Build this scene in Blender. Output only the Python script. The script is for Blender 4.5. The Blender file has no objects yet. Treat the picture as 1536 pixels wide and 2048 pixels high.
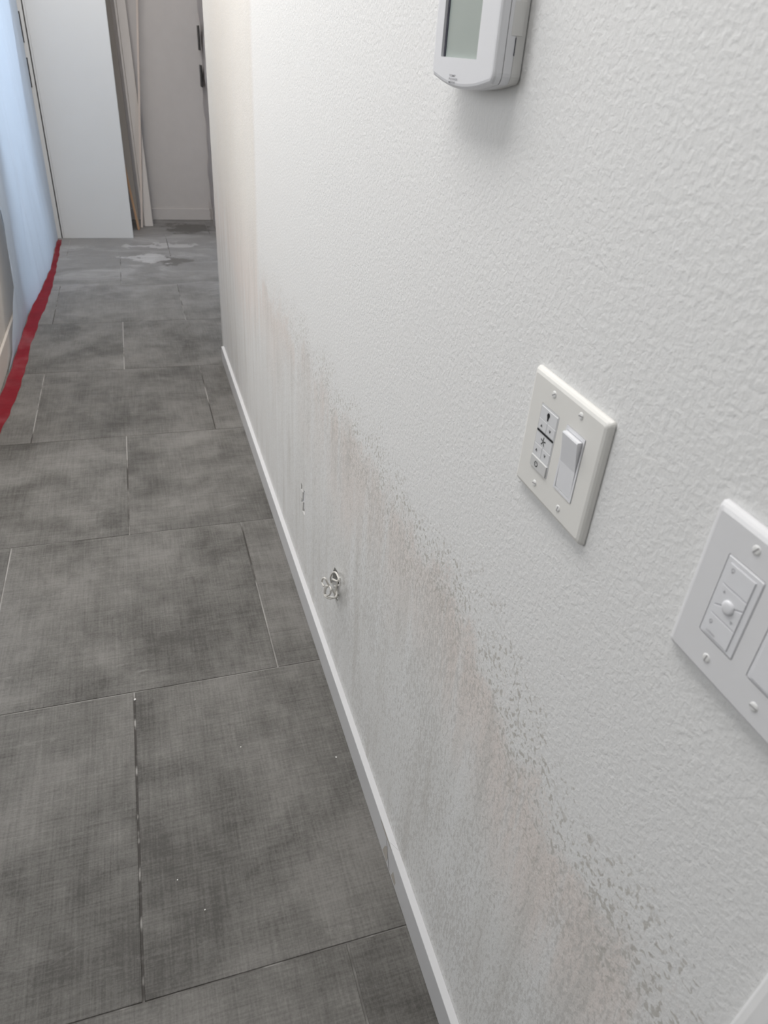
import bpy, bmesh, math, random
from mathutils import Vector, Matrix

random.seed(7)
scene = bpy.context.scene
C = scene.collection

# ------------------------------------------------------------------ camera
F_PX, YAW, PITCH, ROLL, CAM_D, CAM_H = 1423.47, 0.3481, 0.5754, 0.0785, 0.3276, 1.2869
cam_data = bpy.data.cameras.new('camera')
cam = bpy.data.objects.new('camera', cam_data)
C.objects.link(cam)
scene.camera = cam
cam_data.sensor_fit = 'VERTICAL'
cam_data.sensor_height = 36.0
cam_data.sensor_width = 27.0
cam_data.lens = F_PX / 2048.0 * 36.0
cam_data.clip_start = 0.02
fw = Vector((math.sin(YAW) * math.cos(PITCH), math.cos(YAW) * math.cos(PITCH), -math.sin(PITCH)))
rt = Vector((math.cos(YAW), -math.sin(YAW), 0))
up = rt.cross(fw)
r2 = math.cos(ROLL) * rt + math.sin(ROLL) * up
u2 = -math.sin(ROLL) * rt + math.cos(ROLL) * up
M = Matrix((r2, u2, -fw)).transposed().to_4x4()
M.translation = Vector((-CAM_D, 0, CAM_H))
cam.matrix_world = M
cam_data.dof.use_dof = True
cam_data.dof.focus_distance = 1.05
cam_data.dof.aperture_fstop = 11.0

# ------------------------------------------------------------------ world, lights, exposure
world = bpy.data.worlds.new('world')
scene.world = world
world.use_nodes = True
bg = world.node_tree.nodes['Background']
bg.inputs['Color'].default_value = (0.62, 0.78, 1.0, 1)
bg.inputs['Strength'].default_value = 0.6


def area(name, loc, direction, sx, sy, power, col):
    d = bpy.data.lights.new(name, 'AREA')
    d.shape = 'RECTANGLE'
    d.size, d.size_y, d.energy, d.color = sx, sy, power, col
    o = bpy.data.objects.new(name, d)
    o.location = loc
    o.rotation_euler = Vector(direction).to_track_quat('-Z', 'Z').to_euler()
    C.objects.link(o)
    return o


# daylight from the big glazing of the room that opens on the left of the hall
area('great_room_window_light', (-2.4, 1.9, 1.75), (1, -0.12, -0.16), 1.9, 1.3, 22, (0.985, 0.99, 1.0))
# ceiling light along the hall
area('hall_ceiling_light', (-0.5, 2.3, 2.46), (0, 0, -1), 0.5, 4.2, 40, (1.0, 0.985, 0.965))
area('hall_end_ceiling_light', (-0.35, 5.1, 2.46), (0, 0, -1), 0.6, 1.0, 11, (1.0, 0.96, 0.92))
# blue sky behind the sheeted glass door of the left wall
area('sky_behind_glass_door', (-1.75, 4.75, 1.35), (1, 0, -0.1), 1.7, 2.3, 22, (0.72, 0.85, 1.0))
# window of the side room past the wall end
area('side_room_window_light', (2.3, 4.6, 1.5), (-1, 0, -0.15), 1.6, 1.6, 16, (1.0, 0.985, 0.97))

scene.cycles.max_bounces = 6
scene.cycles.use_adaptive_sampling = True
scene.cycles.adaptive_threshold = 0.03
scene.cycles.diffuse_bounces = 4
scene.cycles.glossy_bounces = 3
scene.view_settings.view_transform = 'Standard'
scene.view_settings.look = 'None'
scene.view_settings.gamma = 1.0
scene.view_settings.use_curve_mapping = False
scene.view_settings.exposure = 0.27


# ------------------------------------------------------------------ material helpers
class G:
    """small wrapper for building a node material"""

    def __init__(self, name):
        self.m = bpy.data.materials.new(name)
        self.m.use_nodes = True
        self.nt = self.m.node_tree
        self.b = self.nt.nodes['Principled BSDF']
        self.out = self.nt.nodes['Material Output']

    def n(self, t, **kw):
        nd = self.nt.nodes.new(t)
        for k, v in kw.items():
            setattr(nd, k, v)
        return nd

    def put(self, sock, v):
        if v is None:
            return
        if isinstance(v, bpy.types.NodeSocket):
            self.nt.links.new(v, sock)
        elif isinstance(v, (tuple, list)):
            if sock.type == 'RGBA' and len(v) == 3:
                v = (*v, 1)
            sock.default_value = v
        else:
            sock.default_value = v

    def math(self, op, a, b=None, clamp=False):
        nd = self.n('ShaderNodeMath', operation=op, use_clamp=clamp)
        self.put(nd.inputs[0], a)
        self.put(nd.inputs[1], b)
        return nd.outputs[0]

    def add(self, a, b): return self.math('ADD', a, b)
    def sub(self, a, b): return self.math('SUBTRACT', a, b)
    def mul(self, a, b): return self.math('MULTIPLY', a, b)

    def step(self, v, lo, hi, a=0.0, b=1.0):
        nd = self.n('ShaderNodeMapRange', interpolation_type='SMOOTHSTEP')
        self.put(nd.inputs[0], v)
        for i, x in enumerate((lo, hi, a, b)):
            self.put(nd.inputs[i + 1], x)
        return nd.outputs[0]

    def mix(self, f, a, b, mode='MIX'):
        nd = self.n('ShaderNodeMix', data_type='RGBA', blend_type=mode)
        self.put(nd.inputs[0], f)
        self.put(nd.inputs[6], a)
        self.put(nd.inputs[7], b)
        return nd.outputs[2]

    def pos(self):
        return self.n('ShaderNodeNewGeometry').outputs['Position']

    def obj(self):
        return self.n('ShaderNodeTexCoord').outputs['Object']

    def scale(self, v, s):
        nd = self.n('ShaderNodeVectorMath', operation='MULTIPLY')
        self.put(nd.inputs[0], v)
        nd.inputs[1].default_value = s
        return nd.outputs[0]

    def vadd(self, v, w):
        nd = self.n('ShaderNodeVectorMath', operation='ADD')
        self.put(nd.inputs[0], v)
        self.put(nd.inputs[1], w)
        return nd.outputs[0]

    def noise(self, v, s, d=2.0, r=0.5, dist=0.0):
        nd = self.n('ShaderNodeTexNoise')
        self.put(nd.inputs['Vector'], v)
        nd.inputs['Scale'].default_value = s
        nd.inputs['Detail'].default_value = d
        nd.inputs['Roughness'].default_value = r
        nd.inputs['Distortion'].default_value = dist
        return nd.outputs[0]

    def xyz(self, v):
        nd = self.n('ShaderNodeSeparateXYZ')
        self.put(nd.inputs[0], v)
        return nd.outputs

    def bump(self, h, strength, dist):
        nd = self.n('ShaderNodeBump')
        self.put(nd.inputs['Strength'], strength)
        nd.inputs['Distance'].default_value = dist
        self.put(nd.inputs['Height'], h)
        self.put(self.b.inputs['Normal'], nd.outputs[0])

    def surf(self, col, rough=0.5, spec=0.4):
        self.put(self.b.inputs['Base Color'], col)
        self.put(self.b.inputs['Roughness'], rough)
        self.put(self.b.inputs['Specular IOR Level'], spec)
        return self.m


def plain(name, col, rough=0.5, spec=0.4, var=0.04, scale=30, bump=0.0):
    g = G(name)
    n = g.noise(g.obj(), scale, 3)
    c = g.mix(n, tuple(max(0, x * (1 - var)) for x in col), tuple(min(1, x * (1 + var)) for x in col))
    if bump:
        g.bump(g.noise(g.obj(), scale * 6, 3), 0.4, bump)
    return g.surf(c, rough, spec)


# textured wall: white roller paint over an older greige coat that still shows low down and by the corner
def wall_paint():
    g = G('wall_paint')
    P = g.pos()
    x, y, z = g.xyz(P)
    big = g.noise(P, 2.2, 2)
    mid = g.noise(P, 7.0, 4, 0.6)
    clump = g.noise(P, 22.0, 3, 0.6)
    speck = g.noise(P, 150.0, 2, 0.5, 0.6)
    drag = g.noise(g.scale(P, (1, 190, 75)), 1.0, 2, 0.5, 0.4)
    grit = g.noise(P, 420.0, 2, 0.6)
    near = g.step(y, 0.25, 0.60, -0.055, 0.0)
    edge = g.add(g.add(0.735, near), g.mul(g.sub(mid, 0.5), 0.20))
    s = g.sub(z, edge)
    strip = g.step(g.add(y, g.mul(g.sub(clump, 0.5), 0.03)), 2.13, 2.19)
    t = g.add(s, g.add(g.mul(g.sub(clump, 0.5), 0.16), g.mul(g.sub(speck, 0.5), 0.10)))
    cover = g.step(t, -0.075, 0.0)
    cover = g.mul(cover, g.sub(1.0, strip))
    # old coat: warm just under the painted edge, greyer with thin white smears below
    deep = g.add(g.mul(g.sub(edge, z), 2.6), g.mul(g.sub(big, 0.5), 1.3))
    lower = g.mix(g.step(deep, 0.10, 0.85), (0.775, 0.715, 0.68), (0.755, 0.755, 0.745))
    streak = g.noise(g.scale(P, (1, 22, 2.2)), 1.0, 4, 0.6)
    lower = g.mix(g.step(streak, 0.47, 0.66, 0, 0.75), lower, (0.81, 0.815, 0.815))
    lower = g.mix(g.step(streak, 0.47, 0.33, 0, 0.55), lower, (0.60, 0.585, 0.56))
    high = g.step(z, 0.55, 0.95)
    end_col = g.mix(g.noise(g.scale(P, (1, 14, 0.8)), 1.0, 3), (0.785, 0.75, 0.695), (0.775, 0.762, 0.735))
    end_col = g.mix(g.step(y, 2.95, 3.25), end_col, (0.775, 0.765, 0.73))
    lower = g.mix(g.mul(strip, high), lower, end_col)
    # pits that the thin smears left bare: scattered drags low down, dense clusters along the painted edge
    fade = g.step(y, 2.4, 0.9, 0.25, 1.0)
    drags = g.mul(g.step(g.add(drag, g.mul(g.sub(mid, 0.5), 0.45)), 0.50, 0.60), g.mul(fade, 0.46))
    lower = g.mix(drags, lower, (0.49, 0.475, 0.455))
    lower = g.mix(g.step(grit, 0.5, 0.64, 0.0, 0.34), lower, (0.50, 0.48, 0.46))
    lower = g.mix(g.step(grit, 0.5, 0.38, 0.0, 0.30), lower, (0.82, 0.81, 0.80))
    col = g.mix(cover, lower, (0.795, 0.795, 0.79))
    bandv = g.add(s, g.mul(g.sub(clump, 0.5), 0.18))
    band = g.mul(g.step(bandv, -0.17, -0.02), g.step(bandv, 0.065, 0.015))
    blobs = g.step(g.add(speck, g.mul(g.sub(clump, 0.5), 0.45)), 0.54, 0.63)
    blobs = g.mul(g.mul(blobs, band), g.sub(1.0, strip))
    col = g.mix(g.mul(blobs, g.mul(fade, 0.66)), col, (0.44, 0.415, 0.375))
    # relief: rolled orange peel, a little flatter in the old coat
    h = g.noise(P, 180.0, 3, 0.55, 0.4)
    h = g.mul(h, g.step(z, 0.60, 0.80, 0.75, 1.25))
    g.bump(h, 0.38, 0.0019)
    return g.surf(col, 0.62, 0.25)


def tile_mat():
    g = G('stone_tile')
    P = g.pos()
    info = g.n('ShaderNodeObjectInfo').outputs['Random']
    comb = g.n('ShaderNodeCombineXYZ')
    for i in range(3):
        g.put(comb.inputs[i], g.mul(info, 37.0 + 11 * i))
    Q = g.vadd(P, comb.outputs[0])
    cloud = g.noise(Q, 3.4, 5, 0.62, 0.3)
    blot = g.noise(Q, 11.0, 5, 0.6)
    lx = g.noise(g.scale(Q, (9, 260, 5)), 1.0, 3, 0.65)
    ly = g.noise(g.scale(Q, (260, 9, 5)), 1.0, 3, 0.65)
    grain = g.noise(Q, 220.0, 3, 0.7)
    v = g.add(g.mul(g.sub(cloud, 0.5), 2.1), g.mul(g.sub(blot, 0.5), 1.0))
    v = g.add(v, g.mul(g.sub(g.add(lx, ly), 1.0), 0.75))
    v = g.add(v, g.mul(g.sub(grain, 0.5), 0.8))
    v = g.add(v, g.mul(g.sub(info, 0.5), 0.12))
    v = g.math('ADD', g.mul(v, 1.0), 0.5, clamp=True)
    col = g.mix(v, (0.052, 0.048, 0.043), (0.185, 0.177, 0.165))
    # pale scuffs
    sc = g.mul(g.step(g.noise(g.scale(Q, (7, 16, 5)), 1.0, 6, 0.7, 1.5), 0.60, 0.80), 0.30)
    col = g.mix(sc, col, (0.40, 0.39, 0.37))
    # plaster dust and the wiped damp patch at the end of the hall
    x, y, z = g.xyz(P)
    dn = g.noise(g.scale(P, (2.6, 5.5, 1)), 1.0, 6, 0.65, 0.8)
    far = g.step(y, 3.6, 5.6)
    dust = g.mul(g.step(dn, 0.46, 0.70), far)
    col = g.mix(g.mul(dust, 0.75), col, (0.42, 0.405, 0.40))
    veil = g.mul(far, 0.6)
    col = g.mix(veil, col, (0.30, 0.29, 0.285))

    wx = g.mul(g.sub(g.noise(P, 5.5, 5, 0.68), 0.5), 0.6)
    wy = g.mul(g.sub(g.noise(g.scale(P, (-1, 1, 1)), 6.5, 5, 0.68), 0.5), 0.55)

    def patch(cx, cy, rx, ry):
        dx = g.mul(g.add(g.sub(x, cx), wx), 1 / rx)
        dy = g.mul(g.add(g.sub(y, cy), wy), 1 / ry)
        d = g.add(g.mul(dx, dx), g.mul(dy, dy))
        return g.step(d, 1.15, 0.55)
    for (cx, cy, rx, ry) in ((0.06, 6.10, 0.17, 0.19), (-0.12, 5.13, 0.14, 0.11)):
        col = g.mix(g.mul(patch(cx, cy, rx, ry), 0.85), col, (0.115, 0.108, 0.10))
    for (cx, cy, rx, ry) in ((-0.26, 5.18, 0.16, 0.10), (-0.16, 5.52, 0.20, 0.08)):
        col = g.mix(g.mul(patch(cx, cy, rx, ry), 0.55), col, (0.50, 0.485, 0.48))
    g.bump(g.add(g.add(lx, ly), g.mul(grain, 0.8)), 0.25, 0.0006)
    return g.surf(col, g.add(0.5, g.mul(grain, 0.15)), 0.35)


def grout_mat():
    g = G('grout')
    P = g.pos()
    n = g.noise(P, 3.2, 4, 0.6)
    col = g.mix(g.step(n, 0.38, 0.56), (0.075, 0.07, 0.065), (0.33, 0.32, 0.305))
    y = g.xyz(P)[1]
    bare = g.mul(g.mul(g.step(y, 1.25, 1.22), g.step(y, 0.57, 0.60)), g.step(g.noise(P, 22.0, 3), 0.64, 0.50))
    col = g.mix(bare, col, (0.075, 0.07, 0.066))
    return g.surf(col, 0.9, 0.1)


def sheet_mat(name, col, trans):
    g = G(name)
    n = g.noise(g.pos(), 6, 4)
    c = g.mix(n, tuple(x * 0.93 for x in col), col)
    g.surf(c, 0.42, 0.4)
    tr = g.n('ShaderNodeBsdfTranslucent')
    g.put(tr.inputs[0], c)
    mx = g.n('ShaderNodeMixShader')
    mx.inputs[0].default_value = trans
    g.nt.links.new(g.b.outputs[0], mx.inputs[1])
    g.nt.links.new(tr.outputs[0], mx.inputs[2])
    g.nt.links.new(mx.outputs[0], g.out.inputs[0])
    return g.m


def tape_mat():
    g = G('red_tape')
    P = g.pos()
    n = g.noise(P, 7, 4, 0.6)
    c = g.mix(n, (0.085, 0.0015, 0.005), (0.235, 0.007, 0.017))
    dusty = g.mul(g.step(g.noise(P, 3.1, 4, 0.6), 0.48, 0.75), 0.18)
    c = g.mix(dusty, c, (0.55, 0.30, 0.31))
    g.bump(g.noise(P, 40, 3), 0.3, 0.003)
    return g.surf(c, 0.6, 0.15)


def wood_mat(name, a, b):
    g = G(name)
    n = g.noise(g.scale(g.obj(), (30, 30, 2.5)), 1.0, 4, 0.6)
    return g.surf(g.mix(n, a, b), 0.7, 0.2)


MAT = {
    'wall': wall_paint(), 'tile': tile_mat(), 'grout': grout_mat(), 'tape': tape_mat(),
    'white_trim': plain('white_trim', (0.60, 0.60, 0.61), 0.45, 0.4, 0.03, 8, 0.0003),
    'smooth_trim': plain('smooth_trim', (0.78, 0.78, 0.78), 0.5, 0.3, 0.03, 12, 0.0006),
    'filler': plain('filler', (0.44, 0.41, 0.37), 0.8, 0.1, 0.1, 60, 0.0004),
    'taupe': plain('taupe', (0.50, 0.455, 0.41), 0.7, 0.2, 0.05, 4),
    'back_wall': plain('back_wall_paint', (0.62, 0.585, 0.565), 0.7, 0.2, 0.04, 14, 0.0006),
    'ceiling': plain('ceiling_paint', (0.8, 0.8, 0.79), 0.8, 0.1),
    'panel': plain('panel_white', (0.625, 0.615, 0.60), 0.5, 0.35, 0.015, 5),
    'gap': plain('dark_gap', (0.06, 0.055, 0.05), 0.8, 0.1),
    'black': plain('gap_black', (0.012, 0.012, 0.012), 0.35, 0.4),  # black put in for the darkness of unlit gaps
    'board': wood_mat('leaning_board_face', (0.24, 0.215, 0.19), (0.30, 0.27, 0.24)),
    'board_edge': wood_mat('raw_wood_edge', (0.42, 0.25, 0.15), (0.55, 0.36, 0.23)),
    'plank': wood_mat('primed_plank', (0.62, 0.575, 0.54), (0.68, 0.635, 0.60)),
    'stick': wood_mat('thin_lath', (0.60, 0.52, 0.47), (0.66, 0.57, 0.51)),
    'sheet': sheet_mat('plastic_sheet', (0.74, 0.83, 0.95), 0.5),
    'sheet_far': sheet_mat('plastic_sheet_far', (0.66, 0.625, 0.62), 0.25),
    'ivory': plain('ivory_plastic', (0.80, 0.79, 0.76), 0.32, 0.5, 0.012, 30),
    'plate_white': plain('plate_white', (0.77, 0.77, 0.785), 0.32, 0.5, 0.012, 30),
    'device_white': plain('device_white', (0.79, 0.795, 0.82), 0.3, 0.5, 0.01, 30),
    'button': plain('button_grey_white', (0.72, 0.725, 0.74), 0.35, 0.5, 0.01, 30),
    'power_button': plain('power_button', (0.64, 0.64, 0.635), 0.35, 0.5, 0.01, 30),
    'screw': plain('screw_white', (0.82, 0.82, 0.81), 0.25, 0.6, 0.01, 60),
    'print_black': plain('print_black', (0.012, 0.012, 0.014), 0.5, 0.3),
    'print_grey': plain('print_grey', (0.42, 0.42, 0.44), 0.6, 0.2),
    'print_pale': plain('print_pale', (0.50, 0.50, 0.53), 0.6, 0.2),
    'seam': plain('seam_grey', (0.30, 0.29, 0.30), 0.7, 0.2),
    'thermo': plain('thermostat_white', (0.745, 0.75, 0.775), 0.35, 0.5, 0.012, 25),
    'thermo_base': plain('thermostat_base', (0.70, 0.695, 0.68), 0.4, 0.4, 0.012, 25),
    'lcd': plain('lcd_screen', (0.345, 0.395, 0.375), 0.18, 0.5, 0.03, 14),
    'gasket': plain('lcd_gasket', (0.05, 0.05, 0.07), 0.5, 0.3),
    'cable': plain('cable_jacket', (0.70, 0.68, 0.64), 0.5, 0.3, 0.08, 90),
    'chip': plain('plaster_chip', (0.82, 0.81, 0.79), 0.9, 0.1),
    'glass_frame': plain('door_frame_metal', (0.35, 0.35, 0.36), 0.4, 0.5),
}
g = G('door_glass')
g.b.inputs['Transmission Weight'].default_value = 1.0
g.b.inputs['Roughness'].default_value = 0.05
g.b.inputs['IOR'].default_value = 1.02
MAT['glass'] = g.m


# ------------------------------------------------------------------ mesh helpers
def mesh_obj(name, bm, mat, parent=None, M=None, smooth=False, cat=None, label=None, kind=None, group=None):
    bmesh.ops.recalc_face_normals(bm, faces=bm.faces)
    me = bpy.data.meshes.new(name)
    bm.to_mesh(me)
    bm.free()
    if smooth:
        me.polygons.foreach_set('use_smooth', [True] * len(me.polygons))
    me.materials.append(MAT[mat])
    return link(name, me, parent, M, cat, label, kind, group)


def link(name, me, parent=None, M=None, cat=None, label=None, kind=None, group=None):
    o = bpy.data.objects.new(name, me)
    C.objects.link(o)
    if parent is not None:
        o.parent = parent
    if M is not None:
        o.matrix_basis = M
    tag(o, cat, label, kind, group)
    return o


def tag(o, cat=None, label=None, kind=None, group=None):
    for k, v in (('category', cat), ('label', label), ('kind', kind), ('group', group)):
        if v:
            o[k] = v


def empty(name, M, cat, label, group=None):
    o = bpy.data.objects.new(name, None)
    o.empty_display_size = 0.02
    C.objects.link(o)
    o.matrix_world = M
    tag(o, cat, label, None, group)
    return o


def box(bm, x0, x1, y0, y1, z0, z1, bevel=0.0, seg=2):
    vs = [bm.verts.new((x, y, z)) for x in (x0, x1) for y in (y0, y1) for z in (z0, z1)]
    fs = [(0, 1, 3, 2), (4, 6, 7, 5), (0, 4, 5, 1), (2, 3, 7, 6), (0, 2, 6, 4), (1, 5, 7, 3)]
    faces = [bm.faces.new([vs[i] for i in f]) for f in fs]
    if bevel:
        es = list({e for f in faces for e in f.edges})
        bmesh.ops.bevel(bm, geom=es, offset=bevel, segments=seg, affect='EDGES', profile=0.5)
    return bm


def boxbm(*a, **k):
    return box(bmesh.new(), *a, **k)


def prism(pts, n0, n1, bm=None, inset=0.0, rings=None):
    """extrude a 2-D outline (u,v) from n0 to n1; rings = [(inset, n), ...] overrides"""
    bm = bm or bmesh.new()
    rings = rings or [(0.0, n0), (0.0, n1)]
    cx = sum(p[0] for p in pts) / len(pts)
    cy = sum(p[1] for p in pts) / len(pts)
    loops = []
    for ins, n in rings:
        L = []
        for k in range(len(pts)):
            a, b, c = Vector(pts[k - 1]), Vector(pts[k]), Vector(pts[(k + 1) % len(pts)])
            d1 = (b - a).normalized()
            d2 = (c - b).normalized()
            nrm = Vector((-(d1 + d2).y, (d1 + d2).x)).normalized()
            if nrm.dot(Vector((cx, cy)) - b) < 0:
                nrm = -nrm
            cosv = max(0.5, abs(nrm.dot(Vector((-d1.y, d1.x)))))
            q = b + nrm * ins / cosv
            L.append(bm.verts.new((q.x, q.y, n)))
        loops.append(L)
    for A, B in zip(loops, loops[1:]):
        for k in range(len(A)):
            bm.faces.new((A[k - 1], A[k], B[k], B[k - 1]))
    bm.faces.new(loops[0][::-1])
    bm.faces.new(loops[-1])
    return bm


def rrect(w, h, r, cx=0.0, cy=0.0, seg=4):
    pts = []
    for (sx, sy, a0) in ((1, 1, 0), (-1, 1, 90), (-1, -1, 180), (1, -1, 270)):
        for k in range(seg + 1):
            a = math.radians(a0 + 90 * k / seg)
            pts.append((cx + sx * (w / 2 - r) + r * math.cos(a), cy + sy * (h / 2 - r) + r * math.sin(a)))
    return pts


def rect_uv(u0, u1, v0, v1):
    return [(u0, v0), (u1, v0), (u1, v1), (u0, v1)]


def tube(pts, rad, seg=8, sub=6, closed_caps=True):
    """smooth (Catmull-Rom) tube through 3-D points"""
    P = [Vector(p) for p in pts]
    P = [2 * P[0] - P[1]] + P + [2 * P[-1] - P[-2]]
    path = []
    for i in range(1, len(P) - 2):
        for k in range(sub):
            t = k / sub
            a, b, c, d = P[i - 1], P[i], P[i + 1], P[i + 2]
            path.append(0.5 * ((2 * b) + (c - a) * t + (2 * a - 5 * b + 4 * c - d) * t * t + (3 * b - a - 3 * c + d) * t ** 3))
    path.append(P[-2])
    bm = bmesh.new()
    nrm = None
    loops = []
    for i, q in enumerate(path):
        d = (path[min(i + 1, len(path) - 1)] - path[max(i - 1, 0)]).normalized()
        if nrm is None:
            nrm = d.orthogonal().normalized()
        nrm = (nrm - d * nrm.dot(d)).normalized()
        bn = d.cross(nrm)
        loops.append([bm.verts.new(q + rad * (math.cos(2 * math.pi * k / seg) * nrm + math.sin(2 * math.pi * k / seg) * bn)) for k in range(seg)])
    for A, B in zip(loops, loops[1:]):
        for k in range(seg):
            bm.faces.new((A[k - 1], A[k], B[k], B[k - 1]))
    if closed_caps:
        bm.faces.new(loops[0][::-1])
        bm.faces.new(loops[-1])
    return bm


def filled(outer, holes, bm, to3):
    """planar face set with holes; returns (outer verts, hole vert loops)"""
    loops = []
    edges = []
    for L in [outer] + holes:
        vs = [bm.verts.new(to3(*p)) for p in L]
        loops.append(vs)
        edges += [bm.edges.new((vs[k - 1], vs[k])) for k in range(len(vs))]
    bmesh.ops.triangle_fill(bm, use_beauty=True, use_dissolve=False, edges=edges)
    return loops


def face_frame(Y, Z, x=0.0):
    """frame on the right wall: local u = picture right (-y), v = up, n = out of the wall (-x)"""
    m = Matrix(((0, 0, -1), (-1, 0, 0), (0, 1, 0))).to_4x4()
    m.translation = Vector((x, Y, Z))
    return m


def text_bm(body, size, cu, cv, n, bold=0.0):
    cd = bpy.data.curves.new('lettering', 'FONT')
    cd.body = body
    cd.size = size
    cd.align_x = 'CENTER'
    cd.align_y = 'CENTER'
    cd.offset = bold
    o = bpy.data.objects.new('lettering', cd)
    C.objects.link(o)
    dg = bpy.context.evaluated_depsgraph_get()
    me = bpy.data.meshes.new_from_object(o.evaluated_get(dg))
    bpy.data.objects.remove(o)
    bm = bmesh.new()
    bm.from_mesh(me)
    bmesh.ops.translate(bm, verts=bm.verts, vec=(cu, cv, n))
    return bm


# ------------------------------------------------------------------ floor: grout bed with single tiles
Y_END = 3.335          # outside corner where the right wall stops
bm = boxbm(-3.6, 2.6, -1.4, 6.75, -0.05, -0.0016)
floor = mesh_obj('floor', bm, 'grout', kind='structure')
rows = [-1.40, -0.735, -0.076, 0.5855, 1.2525, 1.903, 2.566, 3.235, 3.892, 4.562, 5.238, 5.90, 6.56, 6.75]
joint0 = [-0.117, -0.4535, -0.1205, -0.4535, -0.1175, -0.4525, -0.1215, -0.452, -0.131, -0.455, -0.128, -0.455, -0.12]
PW = 0.661
tile_cache = {}
for i in range(len(rows) - 1):
    y0, y1 = rows[i] + 0.0013, rows[i + 1] - 0.0013
    js = [joint0[i] + k * PW for k in range(-6, 6)]
    for a, b in zip(js, js[1:]):
        x0, x1 = max(a + 0.0019, -3.59), min(b - 0.0019, 2.59)
        if x1 - x0 < 0.05:
            continue
        if y1 < 3.3 and x0 > 0.02:
            continue
        w, h = x1 - x0, y1 - y0
        key = (round(w, 3), round(h, 3))
        if key not in tile_cache:
            tb = boxbm(-w / 2, w / 2, -h / 2, h / 2, -0.0016, 0.0)
            es = [e for e in tb.edges if all(v.co.z > -0.001 for v in e.verts)]
            bmesh.ops.bevel(tb, geom=es, offset=0.0009, segments=1, affect='EDGES')
            me = bpy.data.meshes.new('tile')
            tb.to_mesh(me)
            tb.free()
            me.materials.append(MAT['tile'])
            tile_cache[key] = me
        link('tile', tile_cache[key], floor, Matrix.Translation(((x0 + x1) / 2, (y0 + y1) / 2, 0)))

# ------------------------------------------------------------------ right wall with two torn outlet cut-outs
hole_a = [(1.538, .346), (1.524, .343), (1.529, .332), (1.511, .336), (1.497, .346), (1.495, .274), (1.506, .272),
          (1.522, .271), (1.516, .300), (1.544, .287), (1.522, .305), (1.52, .328), (1.539, .326)]
hole_b = [(1.188, .338), (1.177, .339), (1.169, .342), (1.156, .340), (1.149, .325), (1.153, .293), (1.151, .270),
          (1.169, .265), (1.187, .265), (1.205, .283), (1.203, .313)]
bm = bmesh.new()
rc = 0.006
outer = [(-1.4, 0.0), (Y_END, 0.0), (Y_END, 2.5), (-1.4, 2.5)]
outer_front = [(-1.4, 0.0), (Y_END - rc, 0.0), (Y_END - rc, 2.5), (-1.4, 2.5)]
loops = filled(outer_front, [hole_a, hole_b], bm, lambda y, z: (0, y, z))
for L in loops[1:]:
    back = [bm.verts.new((0.0125, v.co.y, v.co.z)) for v in L]
    for k in range(len(L)):
        bm.faces.new((L[k - 1], L[k], back[k], back[k - 1]))
o = loops[0]
# rounded corner bead, end face and back of the wall
col_b, col_t = [o[1]], [o[2]]
for k in range(1, 5):
    a = math.radians(90 * k / 4)
    yy, xx = Y_END - rc + rc * math.sin(a), rc - rc * math.cos(a)
    col_b.append(bm.verts.new((xx, yy, 0)))
    col_t.append(bm.verts.new((xx, yy, 2.5)))
col_b.append(bm.verts.new((0.125, Y_END, 0)))
col_t.append(bm.verts.new((0.125, Y_END, 2.5)))
col_b.append(bm.verts.new((0.125, -1.4, 0)))
col_t.append(bm.verts.new((0.125, -1.4, 2.5)))
for k in range(len(col_b) - 1):
    bm.faces.new((col_b[k], col_b[k + 1], col_t[k + 1], col_t[k]))
bm.faces.new((col_b[-1], o[0], o[3], col_t[-1]))
bm.faces.new([o[3], *col_t, ][::1])
bm.faces.new([o[0], *col_b, ][::-1])
wall_right = mesh_obj('wall_right', bm, 'wall', kind='structure')

# smooth rounded jamb casing at the very near end of that wall
pts = [(0.0, 0.125), (-0.003, 0.1245), (-0.0055, 0.122), (-0.0075, 0.117), (-0.009, 0.108), (-0.0095, 0.09), (-0.0095, -0.10), (0.0, -0.10)]
bm = bmesh.new()
A = [bm.verts.new((x - 0.0002, y, 0.0)) for x, y in pts]
B = [bm.verts.new((x - 0.0002, y, 2.5)) for x, y in pts]
for k in range(len(A)):
    bm.faces.new((A[k - 1], A[k], B[k], B[k - 1]))
bm.faces.new(A)
bm.faces.new(B[::-1])
mesh_obj('trim_1', bm, 'smooth_trim', kind='structure', smooth=False)


# ------------------------------------------------------------------ right baseboard: two lengths with a scarf joint
def baseboard(name, prof, p0, p1, mat, parent=None, cut0=0.0, cut1=0.0, kind=None):
    """profile (out, up) swept from p0 to p1 along the hall (y); cut = skew of the end"""
    bm = bmesh.new()
    A = [bm.verts.new((-o, p0 + cut0 * (o / 0.012), z)) for o, z in prof]
    B = [bm.verts.new((-o, p1 + cut1 * (o / 0.012), z)) for o, z in prof]
    for k in range(len(A)):
        bm.faces.new((A[k - 1], A[k], B[k], B[k - 1]))
    bm.faces.new(A)
    bm.faces.new(B[::-1])
    return mesh_obj(name, bm, mat, parent, kind=kind)


prof = [(0.0003, 0.0005), (0.0125, 0.0005), (0.0125, 0.0705), (0.0118, 0.0713), (0.0003, 0.0717)]
bb = baseboard('baseboard_right', prof, 0.68, 3.275, 'white_trim', cut0=0.022, kind='structure')
baseboard('baseboard_length', prof, 0.13, 0.6793, 'white_trim', bb, cut1=0.022)
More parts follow.
